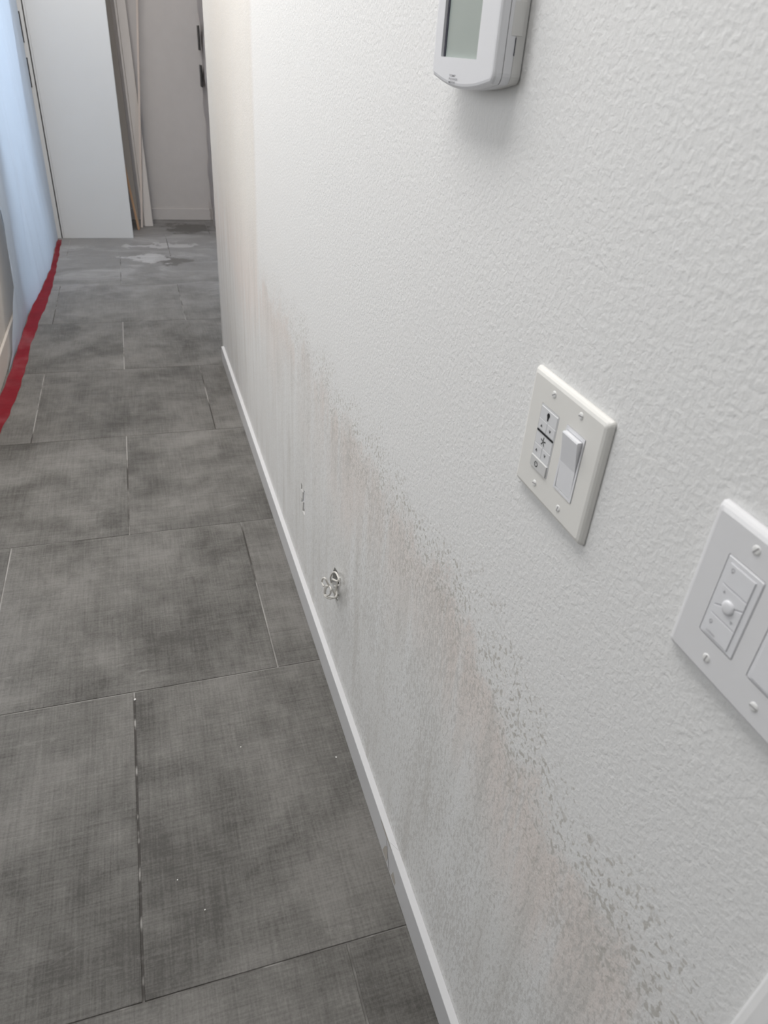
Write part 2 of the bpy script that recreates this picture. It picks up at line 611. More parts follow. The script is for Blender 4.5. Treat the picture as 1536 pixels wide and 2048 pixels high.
# dark joint line, bare smears around the joint
bm = bmesh.new()
for (ya, za, yb, zb, w) in ((0.716, 0.058, 0.690, 0.004, 0.0022),):
    vs = [bm.verts.new(c) for c in ((-0.0127, ya, za), (-0.0127, ya - w, za), (-0.0127, yb - w * 2.4, zb), (-0.0127, yb, zb))]
    bm.faces.new(vs)
mesh_obj('joint_crack', bm, 'seam', bb)
for pts in ([(0.728, 0.006), (0.718, 0.034), (0.706, 0.050), (0.700, 0.022), (0.704, 0.004)],
            [(0.676, 0.006), (0.668, 0.030), (0.652, 0.020), (0.655, 0.006)],
            [(0.755, 0.0655), (0.72, 0.0625), (0.685, 0.066), (0.70, 0.0702), (0.745, 0.0702)]):
    bm = bmesh.new()
    bm.faces.new([bm.verts.new((-0.01265, y, z)) for y, z in pts])
    mesh_obj('filler_smear', bm, 'filler', bb)

# ------------------------------------------------------------------ ceiling and the other walls
mesh_obj('ceiling', boxbm(-3.6, 2.6, -1.4, 6.75, 2.5, 2.56), 'ceiling', kind='structure')
XL = -0.948
bm = bmesh.new()   # left wall with a glazed door opening (y 4.05..5.55, z .02..2.1)
box(bm, XL - 0.12, XL, 2.45, 4.05, 0, 2.5)
box(bm, XL - 0.12, XL, 5.55, 6.56, 0, 2.5)
box(bm, XL - 0.12, XL, 4.05, 5.55, 2.1, 2.5)
mesh_obj('wall_left', bm, 'taupe', kind='structure')
bm = boxbm(XL + 0.0004, XL + 0.012, 2.46, 4.04, 0.0005, 0.098, bevel=0.002)
mesh_obj('baseboard_left', bm, 'taupe', kind='structure')
bm = bmesh.new()
x0, x1 = XL - 0.08, XL - 0.04
for a in (box,):
    a(bm, x0, x1, 4.05, 4.11, 0, 2.1)
    a(bm, x0, x1, 5.49, 5.55, 0, 2.1)
    a(bm, x0, x1, 4.11, 5.49, 2.04, 2.1)
    a(bm, x0, x1, 4.11, 5.49, 0, 0.06)
win = mesh_obj('window_1', bm, 'glass_frame', kind='structure')
mesh_obj('glass_pane', boxbm(XL - 0.063, XL - 0.057, 4.11, 5.49, 0.06, 2.04), 'glass', win)

wb = mesh_obj('wall_back', boxbm(-0.948, 0.6, 6.42, 6.54, 0, 2.5), 'back_wall', kind='structure')
mesh_obj('baseboard_back', boxbm(-0.80, 0.27, 6.408, 6.4196, 0.0005, 0.086, bevel=0.002), 'back_wall', kind='structure')
mesh_obj('wall_alcove', boxbm(0.30, 0.42, 5.75, 6.418, 0, 2.5), 'back_wall', kind='structure')
bm = bmesh.new()   # enclosing walls of the rooms to either side and behind the viewer
mesh_obj('wall_rear', boxbm(-3.6, 2.6, -1.52, -1.40, 0, 2.5), 'ceiling', kind='structure')
mesh_obj('wall_side_room', boxbm(2.6, 2.72, 3.3, 6.75, 0, 2.5), 'ceiling', kind='structure')
mesh_obj('wall_great_room', boxbm(-3.72, -3.6, -1.4, 6.75, 0, 2.5), 'ceiling', kind='structure')
bm.free()

# ------------------------------------------------------------------ plastic sheeting on the left wall
def lerp_table(tab, v):
    for (a, b), (c, d) in zip(tab, tab[1:]):
        if v <= c:
            return b + (d - b) * max(0.0, (v - a) / (c - a))
    return tab[-1][1]


near_edge = [(0.0, 3.23), (0.035, 3.44), (0.28, 3.66), (0.46, 3.75), (0.64, 3.85), (1.0, 3.92), (2.4, 3.95)]
foot_x = [(2.6, -0.935), (3.0, -0.930), (3.26, -0.920), (3.67, -0.918), (4.13, -0.910), (4.5, -0.885), (4.92, -0.866), (5.72, -0.872)]
bm = bmesh.new()
NY, NZ = 90, 60
grid = []
for j in range(NZ + 1):
    z = 2.42 * (j / NZ) ** 1.3 + 0.0015
    yn = lerp_table(near_edge, z)
    rowv = []
    for i in range(NY + 1):
        t = i / NY
        y = yn + (5.715 - yn) * t
        fx = lerp_table(foot_x, y) - 0.004
        k = min(1.0, z / 0.5)
        fold = 0.012 * math.sin(9.0 * y + 1.6 * z) + 0.007 * math.sin(23.0 * y - 2.3 * z) + 0.004 * math.sin(41 * y + 4 * z + 1.0)
        wx = fx * (1 - k) + (-0.895) * k + fold * (0.25 + 0.75 * k)
        wx = max(wx, -0.932)
        if y > 5.55:
            wx += (-0.868 - wx) * (y - 5.55) / 0.165
        rowv.append(bm.verts.new((wx, y, z)))
    grid.append(rowv)
for j in range(NZ):
    for i in range(NY):
        bm.faces.new((grid[j][i], grid[j][i + 1], grid[j + 1][i + 1], grid[j + 1][i]))
mesh_obj('plastic_sheet', bm, 'sheet', smooth=True, cat='plastic sheet',
         label='pale blue translucent plastic sheet hanging over the left side of the hall')

bm = bmesh.new()
prevv = None
for i in range(40):
    z = 0.80 + 1.45 * i / 39
    w = 0.040 + 0.008 * math.sin(7 * z) + (0.006 if 1.10 < z < 1.17 or z > 1.34 else 0.0)
    e = -0.8745 if (1.10 < z < 1.165 or z > 1.34 or z < 0.925) else -0.8765
    rowv = [bm.verts.new((e - w * (1 - k / 4), 5.706 - 0.002 * k - 0.004 * math.sin(k * 1.7 + 5 * z), z)) for k in range(5)]
    if prevv:
        for k in range(4):
            bm.faces.new((prevv[k], prevv[k + 1], rowv[k + 1], rowv[k]))
    prevv = rowv
mesh_obj('taped_edge', bm, 'plank', bpy.data.objects['plastic_sheet'], smooth=True)

# red tape along the foot of the sheet
tape_r = [(2.4, -0.905), (2.695, -0.897), (2.82, -0.878), (3.25, -0.863), (3.55, -0.868), (3.96, -0.856), (4.3, -0.838), (4.7, -0.834), (5.2, -0.838), (5.72, -0.845)]
bm = bmesh.new()
NT = 120
prev = None
for i in range(NT + 1):
    y = 2.4 + (5.715 - 2.4) * i / NT
    a = lerp_table(foot_x, y) + 0.0015 * math.sin(31 * y)
    b = lerp_table(tape_r, y) + 0.0022 * math.sin(17 * y) + 0.0015 * math.sin(43 * y)
    ring = []
    for k in range(6):
        t = k / 5
        zz = 0.0007 + 0.0016 * abs(math.sin(14 * y + 3 * t)) * math.sin(math.pi * t) + (0.007 * (1 - t * 4) if t < 0.25 else 0)
        ring.append(bm.verts.new((a + (b - a) * t, y, zz)))
    if prev:
        for k in range(5):
            bm.faces.new((prev[k], prev[k + 1], ring[k + 1], ring[k]))
    prev = ring
mesh_obj('floor_tape', bm, 'tape', smooth=True, cat='tape',
         label='long red tape strip sealing the plastic sheet to the grey floor')

# ------------------------------------------------------------------ white panel standing at the end of the hall
PY = 5.765
PD = 0.28
t = empty('cabinet_panel', Matrix.Translation((-0.60, PY, 0)), 'panel', 'tall white panel standing on the floor at the end of the hall')
mesh_obj('front', boxbm(-0.228, 0.242, 0.0, PD, 0.001, 2.2, bevel=0.0008), 'panel', t)
mesh_obj('edge_strip', boxbm(-0.240, -0.2285, 0.001, PD, 0.001, 2.2, bevel=0.0008), 'panel', t)
t = empty('door_casing', Matrix.Translation((-0.86, PY, 0)), 'casing', 'narrow white casing strip left of the tall white panel')
mesh_obj('strip', boxbm(-0.020, 0.0125, 0.0, 0.06, 0.001, 2.2, bevel=0.001), 'panel', t)
mesh_obj('shadow_gap', boxbm(0.0128, 0.0186, 0.004, 0.05, 0.001, 2.2), 'gap', t)
# black strips stand in for the shaded gaps where the sheet is untaped
for z0, z1 in ((1.172, 1.334), (0.931, 1.093)):
    zc, h = (z0 + z1) / 2, (z1 - z0) / 2
    sl = mesh_obj('gap_strip', boxbm(-0.0045, 0.0045, -0.004, -0.0002, -h, h, bevel=0.0006), 'black', t, Matrix.Translation((-0.010, -0.0005, zc)))
    sl['label'] = 'black strip for a dark gap beside the sheet'
    mesh_obj('gap_rib', boxbm(-0.001, 0.001, -0.0055, -0.0042, -h * 0.95, h * 0.95), 'black', sl)

# ------------------------------------------------------------------ boards and laths leaning behind the panel
def leaning(name, b0, b1, t0, t1, thick, mat, cat, label, edge=None):
    """board given by its bottom corners b0,b1 and top corners t0,t1; thick = offset vector"""
    base = (Vector(b0) + Vector(b1)) / 2
    root = empty(name, Matrix.Translation(base), cat, label)
    th = Vector(thick)
    q = [Vector(v) - base for v in (b0, b1, t1, t0)]
    bm = bmesh.new()
    f = [bm.verts.new(v) for v in q]
    r = [bm.verts.new(v + th) for v in q]
    bm.faces.new(f)
    bm.faces.new(r[::-1])
    for k in range(4):
        bm.faces.new((f[k - 1], f[k], r[k], r[k - 1]))
    mesh_obj('face_board', bm, mat, root)
    if edge:
        n = (q[1] - q[0]).normalized()
        bm = bmesh.new()
        ea = [q[0] - n * 0.0005, q[3] - n * 0.0005]
        e = [bm.verts.new(v) for v in (ea[0] - n * 0.012, ea[0], ea[1], ea[1] - n * 0.012)]
        e2 = [bm.verts.new(v.co + th) for v in e]
        bm.faces.new(e)
        bm.faces.new(e2[::-1])
        for k in range(4):
            bm.faces.new((e[k - 1], e[k], e2[k], e2[k - 1]))
        mesh_obj('edge_band', bm, edge, root)
    return root


leaning('leaning_board', (-0.305, 6.052, 0.002), (-0.302, 6.085, 0.002), (-0.545, 6.13, 2.10), (-0.335, 6.36, 2.10), (-0.015, 0.004, -0.002),
        'board', 'board', 'dark taupe board leaning with a raw orange-brown edge behind the white panel', 'board_edge')
leaning('wide_plank', (-0.264, 6.165, 0.002), (-0.204, 6.165, 0.002), (-0.300, 6.385, 2.15), (-0.242, 6.385, 2.15), (0.004, 0.018, 0.002),
        'plank', 'plank', 'wide pale plank leaning on the back wall beside the white panel')
leaning('narrow_plank', (-0.2795, 6.175, 0.002), (-0.266, 6.175, 0.002), (-0.3165, 6.386, 2.15), (-0.303, 6.386, 2.15), (0.004, 0.012, 0.002),
        'plank', 'plank', 'narrow pale plank edge pressed left of the wide leaning plank')
leaning('thin_lath', (-0.296, 6.112, 0.002), (-0.282, 6.112, 0.002), (-0.095, 6.39, 2.12), (-0.082, 6.39, 2.12), (0.003, 0.010, 0.002),
        'stick', 'lath', 'thin wooden lath crossing in front of the wide leaning plank')

# ------------------------------------------------------------------ sheeting, dark gap strips and tape on the far right side
bm = bmesh.new()
grid = []
for j in range(41):
    z = 2.4 * j / 40 + 0.002
    rowv = []
    for i in range(25):
        y = 5.80 + (6.395 - 5.80) * i / 24
        wx = 0.276 + 0.007 * math.sin(26 * y + 2.1 * z) + 0.006 * math.sin(11 * z + 9 * y) + 0.004 * math.sin(29 * z)
        rowv.append(bm.verts.new((wx, y, z)))
    grid.append(rowv)
for j in range(40):
    for i in range(24):
        bm.faces.new((grid[j][i], grid[j][i + 1], grid[j + 1][i + 1], grid[j + 1][i]))
mesh_obj('plastic_sheet', bm, 'sheet_far', smooth=True, cat='plastic sheet',
         label='crinkled greyish plastic sheet in the far corner right of the back wall')
for (z0, z1, lab) in ((1.19, 1.34, 'upper black strip for a dark gap on the far sheeted corner'),
                      (0.96, 1.10, 'lower black strip for a dark gap on the far sheeted corner')):
    t = empty('gap_strip', Matrix.Translation((0.252, 6.30, (z0 + z1) / 2)), 'slot', lab, 'black gap strips at the far right corner')  # black strip stands in for an opening's darkness at the sheet edge
    h = (z1 - z0) / 2
    mesh_obj('gap_face', boxbm(-0.004, 0.004, -0.05, 0.06, -h, h, bevel=0.001), 'black', t)
    mesh_obj('gap_rib', boxbm(-0.0056, -0.0042, -0.002, 0.003, -h * 0.96, h * 0.96), 'black', t)
bm = bmesh.new()
prof_t = [(0.150, 0.022), (0.130, 0.024), (0.108, 0.014), (0.092, 0.006), (0.07, 0.012), (0.045, 0.014), (0.03, 0.010)]
L0, L1 = [], []
for i, (z, w) in enumerate(prof_t):
    y = 6.37 - 0.02 * i / 6
    L0.append(bm.verts.new((0.256, y - w, z)))
    L1.append(bm.verts.new((0.258 + 0.002 * (i % 2), y + w, z)))
for k in range(len(L0) - 1):
    bm.faces.new((L0[k], L0[k + 1], L1[k + 1], L1[k]))
mesh_obj('tape_scrap', bm, 'tape', cat='tape', label='small red tape scrap low on the far sheeted corner')


# ------------------------------------------------------------------ wall plates
def screw(parent, u, v, n, ang, k=0):
    ring = [(0.0032 * math.cos(2 * math.pi * i / 16), 0.0032 * math.sin(2 * math.pi * i / 16)) for i in range(16)]
    bm = prism(ring, 0, 0, rings=[(0.0, -0.0006), (0.0, 0.0002), (0.0006, 0.0006), (0.0015, 0.0008)])
    m = Matrix.Translation((u, v, n)) @ Matrix.Rotation(math.radians(ang), 4, 'Z')
    s = mesh_obj('screw', bm, 'screw', parent, m, smooth=False)
    mesh_obj('slot', boxbm(-0.0027, 0.0027, -0.00042, 0.00042, 0.0003, 0.00086), 'seam', s)


def plate_body(parent, w, h, mat, holes, D=0.0065):
    """raised plate with rounded shoulders and openings"""
    bm = bmesh.new()
    rings = [(0.0, 0.0004), (0.0, 0.0022), (0.0010, 0.0041), (0.0026, 0.0056), (0.0052, D)]
    base = rrect(w, h, 0.0035, seg=3)
    loops = []
    for ins, n in rings[:-1]:
        L = [bm.verts.new((u, v, n)) for u, v in rrect(w - 2 * ins, h - 2 * ins, 0.0035 - ins * 0.3, seg=3)]
        loops.append(L)
    ins = rings[-1][0]
    fl = filled(rrect(w - 2 * ins, h - 2 * ins, 0.002, seg=3), holes, bm, lambda u, v: (u, v, D))
    loops.append(fl[0])
    for A, B in zip(loops, loops[1:]):
        for k in range(len(A)):
            bm.faces.new((A[k - 1], A[k], B[k], B[k - 1]))
    bm.faces.new(loops[0][::-1])
    for L in fl[1:]:
        bk = [bm.verts.new((v.co.x, v.co.y, 0.002)) for v in L]
        for k in range(len(L)):
            bm.faces.new((L[k - 1], L[k], bk[k], bk[k - 1]))
    return mesh_obj('plate', bm, mat, parent)


def part(name, pts, n0, n1, mat, parent, soft=0.0):
    if soft:
        bm = prism(pts, 0, 0, rings=[(0, n0), (0, n1 - soft), (soft, n1)])
    else:
        bm = prism(pts, n0, n1)
    return mesh_obj(name, bm, mat, parent)


D = 0.0065
# --- ivory double plate: fan control and a rocker switch
PYC, PZC = 0.4650, 1.0060
p1 = empty('switch_plate', face_frame(PYC, PZC), 'switch plate', 'ivory double switch plate with a fan keypad and a rocker switch')
ku, kv, kw, kh = PYC - 0.4860, 1.0070 - PZC, 0.0305, 0.0610
su, sv, sw, sh = PYC - 0.4432, 1.0072 - PZC, 0.0300, 0.0605
plate_body(p1, 0.1200, 0.1150, 'ivory', [rrect(kw, kh, 0.0008, ku, kv, 2), rrect(sw, sh, 0.0008, su, sv, 2)])
for (y, z, a) in ((0.4855, 1.0515, 35), (0.4420, 1.0520, 10), (0.4875, 0.9632, 15), (0.4440, 0.9630, 75)):
    screw(p1, PYC - y, z - PZC, D, a)
kp = part('fan_control', rrect(kw - 0.0008, kh - 0.0008, 0.0008, ku, kv, 2), 0.0021, D + 0.0001, 'button', p1)
n1 = D + 0.0001
ul, ur = ku - kw / 2 + 0.0010, ku + kw / 2 - 0.0014
um = ku - 0.0002


def key(name, u0, u1, v0, v1, h=0.0004, mat='button'):
    return part(name, rect_uv(u0, u1, v0, v1), n1 - 0.0002, n1 + h, mat, kp, 0.0003)


vt = kv + kh / 2
key('light_button', ul, ur, 1.0240 - PZC, vt - 0.0020)
key('up_button', ul, um - 0.0002, 1.0140 - PZC, 1.0237 - PZC)
key('down_button', um + 0.0002, ur, 1.0140 - PZC, 1.0237 - PZC)
key('fan_button', ul, ur, 1.0000 - PZC, 1.0118 - PZC)
key('up_button', ul, um - 0.0002, 0.9890 - PZC, 0.9997 - PZC)
key('down_button', um + 0.0002, ur, 0.9890 - PZC, 0.9997 - PZC)
key('power_button', ul, ur - 0.0004, 0.9770 - PZC, 0.9878 - PZC, 0.0013, 'power_button')
n2 = n1 + 0.0005
part('divider_bar', rect_uv(ul + 0.0002, ur - 0.0002, 1.0119 - PZC, 1.0134 - PZC), n1, n2 + 0.0002, 'print_black', kp)
# bulb icon
bu, bv = PYC - 0.4868, 1.0298 - PZC
bulb = [(bu + 0.0022 * math.cos(a), bv + 0.0014 + 0.0022 * math.sin(a)) for a in [math.radians(d) for d in range(-30, 211, 24)]]
bulb += [(bu - 0.0009, bv - 0.0022), (bu - 0.0009, bv - 0.0038), (bu + 0.0009, bv - 0.0038), (bu + 0.0009, bv - 0.0022)]
part('bulb_icon', bulb, n2 - 0.0002, n2 + 0.0001, 'print_black', kp)


def caret(u, v, s, up):
    bm = bmesh.new()
    d = 1 if up else -1
    w, h, th = s, s * 0.95 * d, 0.0007
    P = [(u - w, v - h), (u, v + h), (u + w, v - h), (u + w - th * 1.3, v - h), (u, v + h - 2.2 * th * d), (u - w + th * 1.3, v - h)]
    a = [bm.verts.new((x, y, n2 + 0.0001)) for x, y in P]
    bm.faces.new((a[0], a[1], a[4], a[5]))
    bm.faces.new((a[1], a[2], a[3], a[4]))
    mesh_obj('arrow_icon', bm, 'print_black', kp)


caret(PYC - 0.4945, 1.0183 - PZC, 0.0016, True)
caret(PYC - 0.4798, 1.0188 - PZC, 0.0016, False)
caret(PYC - 0.4948, 0.9942 - PZC, 0.0016, True)
caret(PYC - 0.4800, 0.9948 - PZC, 0.0016, False)
# five-blade fan icon
bm = bmesh.new()
fu, fv = PYC - 0.4868, 1.0058 - PZC
for k in range(5):
    a = math.radians(90 + 72 * k)
    d, e = Vector((math.cos(a), math.sin(a))), Vector((-math.sin(a), math.cos(a)))
    q = [d * 0.0004 - e * 0.0003, d * 0.0042 - e * 0.00075, d * 0.0044 + e * 0.0004, d * 0.0004 + e * 0.0004]
    bm.faces.new([bm.verts.new((fu + v.x, fv + v.y, n2 + 0.0001 + k * 0.00001)) for v in q])
mesh_obj('fan_icon', bm, 'print_black', kp)
# power icon
n3 = n1 + 0.0014
bm = bmesh.new()
pu, pv = PYC - 0.4895, 0.9822 - PZC
ra, rb = 0.0029, 0.0020
angs = [math.radians(115 + 310 * i / 20) for i in range(21)]
O = [bm.verts.new((pu + ra * math.cos(a), pv + ra * math.sin(a), n3)) for a in angs]
I = [bm.verts.new((pu + rb * math.cos(a), pv + rb * math.sin(a), n3)) for a in angs]
for k in range(20):
    bm.faces.new((O[k], O[k + 1], I[k + 1], I[k]))
bm.faces.new([bm.verts.new(c) for c in ((pu - 0.0003, pv, n3), (pu + 0.0003, pv, n3), (pu + 0.0003, pv + 0.0028, n3), (pu - 0.0003, pv + 0.0028, n3))])
mesh_obj('power_icon', bm, 'print_black', kp)

# rocker: frame and a paddle pressed at the bottom
rk = mesh_obj('rocker_switch', (lambda b: (filled(rrect(sw - 0.0010, sh - 0.0010, 0.0008, su, sv, 2), [rect_uv(su - sw / 2 + 0.0028, su + sw / 2 - 0.0028, sv - sh / 2 + 0.0026, sv + sh / 2 - 0.0036)], b, lambda u, v: (u, v, D + 0.0006)), b)[1])(bmesh.new()), 'device_white', p1)
mesh_obj('rocker_frame', (lambda b: [box(b, *q, 0.002, D + 0.0005) for q in (
    (su - sw / 2 + 0.0005, su - sw / 2 + 0.0028, sv - sh / 2 + 0.0005, sv + sh / 2 - 0.0005),
    (su + sw / 2 - 0.0028, su + sw / 2 - 0.0005, sv - sh / 2 + 0.0005, sv + sh / 2 - 0.0005),
    (su - sw / 2 + 0.0028, su + sw / 2 - 0.0028, sv - sh / 2 + 0.0005, sv - sh / 2 + 0.0026),
    (su - sw / 2 + 0.0028, su + sw / 2 - 0.0028, sv + sh / 2 - 0.0036, sv + sh / 2 - 0.0005))][0] and b)(bmesh.new()), 'device_white', rk)
bm = bmesh.new()
pa, pb = su - sw / 2 + 0.0033, su + sw / 2 - 0.0033
va, vm, vb = sv - sh / 2 + 0.0032, sv - 0.0020, sv + sh / 2 - 0.0042
side = [(va, 0.002), (va, D + 0.0002), (vm, D + 0.0010), (vb - 0.0012, D + 0.0052), (vb, D + 0.0046), (vb, 0.002)]
A = [bm.verts.new((pa, v, n)) for v, n in side]
B = [bm.verts.new((pb, v, n)) for v, n in side]
for k in range(len(A)):
    bm.faces.new((A[k - 1], A[k], B[k], B[k - 1]))
bm.faces.new(A)
bm.faces.new(B[::-1])
mesh_obj('paddle', bm, 'device_white', rk)

# --- white double plate at the right: dimmer keypad with a round button, and a blank rocker
QY, QZ = 0.2275, 1.0120
p2 = empty('switch_plate', face_frame(QY, QZ), 'switch plate', 'white double switch plate with a dimmer keypad and round button')
ku, kv, kw, kh = QY - 0.2495, 1.0140 - QZ, 0.0310, 0.0612
su, sv, sw, sh = QY - 0.2060, 1.0140 - QZ, 0.0310, 0.0612
plate_body(p2, 0.1190, 0.1170, 'plate_white', [rrect(kw, kh, 0.0012, ku, kv, 2), rrect(sw, sh, 0.0012, su, sv, 2)])
for (y, z, a) in ((0.2485, 1.0580, 60), (0.2065, 1.0585, 20), (0.2510, 0.9698, 82), (0.2080, 0.9705, 5)):
    screw(p2, QY - y, z - QZ, D, a)
part('gasket_line', rrect(kw - 0.0002, kh - 0.0002, 0.0012, ku, kv, 2), 0.0021, 0.0040, 'seam', p2)
kp = part('dimmer_control', rrect(kw - 0.0010, kh - 0.0010, 0.0010, ku, kv, 2), 0.0021, D + 0.0004, 'device_white', p2, 0.0006)
n1 = D + 0.0004
U = lambda y: QY - y
V = lambda z: z - QZ
a0, a1, b0, b1 = U(0.2605), U(0.2395), V(0.9865), V(1.0405)
part('button_recess', rect_uv(a0 - 0.0003, a1 + 0.0003, b0 - 0.0003, b1 + 0.0003), n1 - 0.0004, n1 + 0.00005, 'print_pale', kp)
part('on_button', rect_uv(a0, a1, V(1.0254), b1), n1, n1 + 0.0006, 'device_white', kp, 0.0002)
part('raise_button', [(a0, V(1.0246)), (a0, V(1.0088)), (a1, V(1.0188)), (a1, V(1.0246))], n1, n1 + 0.0006, 'device_white', kp, 0.0002)
part('lower_button', [(a0, V(1.0078)), (a0, V(1.0023)), (a1, V(1.0023)), (a1, V(1.0178))], n1, n1 + 0.0006, 'device_white', kp, 0.0002)
part('off_button', rect_uv(a0, a1, b0, V(1.0015)), n1, n1 + 0.0006, 'device_white', kp, 0.0002)
cu, cv = U(0.2500), V(1.0132)
ring = [(cu + 0.0049 * math.cos(2 * math.pi * i / 24), cv + 0.0049 * math.sin(2 * math.pi * i / 24)) for i in range(24)]
mesh_obj('favorite_button', prism(ring, 0, 0, rings=[(0, n1), (0, n1 + 0.0010), (0.0006, n1 + 0.0017), (0.0020, n1 + 0.0020)]), 'device_white', kp, smooth=True)
n2 = n1 + 0.0007


def ring_icon(u, v, ra, rb):
    bm = bmesh.new()
    O = [bm.verts.new((u + ra * math.cos(2 * math.pi * i / 16), v + ra * math.sin(2 * math.pi * i / 16), n2)) for i in range(16)]
    I = [bm.verts.new((u + rb * math.cos(2 * math.pi * i / 16), v + rb * math.sin(2 * math.pi * i / 16), n2)) for i in range(16)]
    for k in range(16):
        bm.faces.new((O[k - 1], O[k], I[k], I[k - 1]))
    h = ra * 0.5
    bm.faces.new([bm.verts.new(c) for c in ((u - h, v - ra * 1.5, n2), (u + h, v - ra * 1.5, n2), (u + h, v - ra, n2), (u - h, v - ra, n2))])
    mesh_obj('bulb_icon', bm, 'print_grey', kp)


ring_icon(U(0.2568), V(1.0370), 0.0014, 0.0009)
ring_icon(U(0.2577), V(0.9962), 0.0013, 0.0008)


def tri_icon(u, v, s, up):
    bm = bmesh.new()
    d = 1 if up else -1
    bm.faces.new([bm.verts.new((x, y, n2)) for x, y in ((u - s, v - s * d), (u + s, v - s * d), (u, v + s * d))])
    mesh_obj('arrow_icon', bm, 'print_grey', kp)


tri_icon(U(0.2568), V(1.0208), 0.0011, True)
tri_icon(U(0.2440), V(1.0058), 0.0011, False)
mesh_obj('lettering', text_bm('LUTRON', 0.0019, U(0.2548), V(0.9885), n2, 0.00004), 'print_grey', kp)
part('gasket_line', rrect(sw - 0.0002, sh - 0.0002, 0.0012, su, sv, 2), 0.0021, 0.0040, 'seam', p2)
rk = part('rocker_switch', rrect(sw - 0.0012, sh - 0.0012, 0.0010, su, sv, 2), 0.0021, D + 0.0003, 'device_white', p2, 0.0005)
part('paddle_recess', rrect(sw - 0.0056, sh - 0.0056, 0.0006, su, sv, 2), D, D + 0.0004, 'print_pale', rk)
part('paddle', rrect(sw - 0.0062, sh - 0.0062, 0.0006, su, sv, 2), D, D + 0.0012, 'device_white', rk, 0.0004)

# ------------------------------------------------------------------ thermostat
TY, TZ = 0.7175, 1.3180
th = empty('thermostat', face_frame(TY, TZ), 'thermostat', 'white wall thermostat with a grey-green screen high on the wall')
TW, TH = 0.146, 0.116


def thermo_outline(w, h, sag=0.009, r=0.010):
    """rounded rectangle whose top and bottom edges bow outwards"""
    pts = []
    hw, hh = w / 2, h / 2
    def edge_v(u): return -hh + sag * (u / hw) ** 2
    low = []
    vs = edge_v(hw - r)
    for k in range(15):
        u = -(hw - r) + 2 * (hw - r) * k / 14
        low.append((u, edge_v(u)))
    cr = []
    for k in range(1, 6):
        a = math.radians(-75 + 75 * k / 5)
        cr.append((hw - r + r * math.cos(a), vs + r * 0.95 + r * math.sin(a)))
    right = low + cr
    pts = right + [(u, -v) for u, v in reversed(right)]
    left_fix = []
    half = [p for p in pts if p[0] >= -1e-9]
    half = sorted(half, key=lambda p: math.atan2(p[1], p[0]))
    full = half + [(-u, v) for u, v in half if u > 1e-6]
    return sorted(full, key=lambda p: math.atan2(p[1], p[0]))


OUT = thermo_outline(TW, TH)
base = mesh_obj('base', prism(OUT, 0, 0, rings=[(0.0030, 0.0006), (0.0010, 0.0012), (0.0006, 0.0098)]), 'thermo_base', th)
mesh_obj('seam_line', prism(OUT, 0, 0, rings=[(0.0014, 0.0096), (0.0014, 0.0104)]), 'seam', th)
mesh_obj('body', prism(OUT, 0, 0, rings=[(0.0002, 0.0103), (0.0, 0.0182)]), 'thermo', th)
mesh_obj('seam_line', prism(OUT, 0, 0, rings=[(0.0012, 0.0180), (0.0012, 0.0190)]), 'seam', th)
# cover with bevelled rim and the screen window
bm = bmesh.new()
LU0, LU1, LV0, LV1 = TY - 0.7685, TY - 0.6828, 1.2845 - TZ, 1.3470 - TZ
cov_rings = [(0.0, 0.0188), (0.0, 0.0236), (0.0008, 0.0254), (0.0024, 0.0266)]
tmp = bmesh.new()
loops = []
def inset_outline(pts, ins):
    res = []
    for k in range(len(pts)):
        a, b, c = Vector(pts[k - 1]), Vector(pts[k]), Vector(pts[(k + 1) % len(pts)])
        d = ((b - a).normalized() + (c - b).normalized())
        nrm = Vector((-d.y, d.x)).normalized()
        if nrm.dot(b) > 0:
            nrm = -nrm
        res.append(tuple(b + nrm * ins))
    return res
for ins, n in cov_rings:
    loops.append([bm.verts.new((u, v, n)) for u, v in inset_outline(OUT, ins)])
fl = filled(inset_outline(OUT, 0.0044), [rect_uv(LU0, LU1, LV0, LV1)], bm, lambda u, v: (u, v, 0.0270))
loops.append(fl[0])
for A, B in zip(loops, loops[1:]):
    for k in range(len(A)):
        bm.faces.new((A[k - 1], A[k], B[k], B[k - 1]))
bk = [bm.verts.new((v.co.x, v.co.y, 0.0225)) for v in fl[1]]
for k in range(4):
    bm.faces.new((fl[1][k - 1], fl[1][k], bk[k], bk[k - 1]))
tmp.free()
cover = mesh_obj('cover', bm, 'thermo', th)
mesh_obj('screen', boxbm(LU0, LU1, LV0, LV1, 0.0215, 0.0236), 'lcd', th, Matrix.Identity(4))
mesh_obj('screen_gasket', boxbm(LU0 + 0.0002, LU0 + 0.0040, LV0 + 0.0002, LV1 - 0.0002, 0.0234, 0.0243), 'gasket', th)
for body, v in (('TEMP', 1.2700), ('POWER', 1.2672), ('MODE', 1.2646)):
    w = 0.016 if len(body) == 4 else 0.022
    b_ = text_bm(body, 0.0026, 0, 0, 0, 0.00004)
    xs = [q.co.x for q in b_.verts]
    k = w / (max(xs) - min(xs))
    for q in b_.verts:
        q.co.x = (q.co.x - min(xs)) * k + (TY - 0.7420)
        q.co.y += v - TZ
        q.co.z += 0.0272
    mesh_obj('lettering', b_, 'print_grey', cover)
# side slot and battery hatch on the side that faces the viewer
side_u = TW / 2
mesh_obj('side_slot', boxbm(side_u - 0.0012, side_u + 0.0002, 1.2890 - TZ, 1.3020 - TZ, 0.0098, 0.0106), 'gasket', th)
mesh_obj('side_hatch', boxbm(side_u - 0.0020, side_u + 0.0001, 1.3030 - TZ, 1.3270 - TZ, 0.0045, 0.0150, bevel=0.0003), 'thermo_base', th)

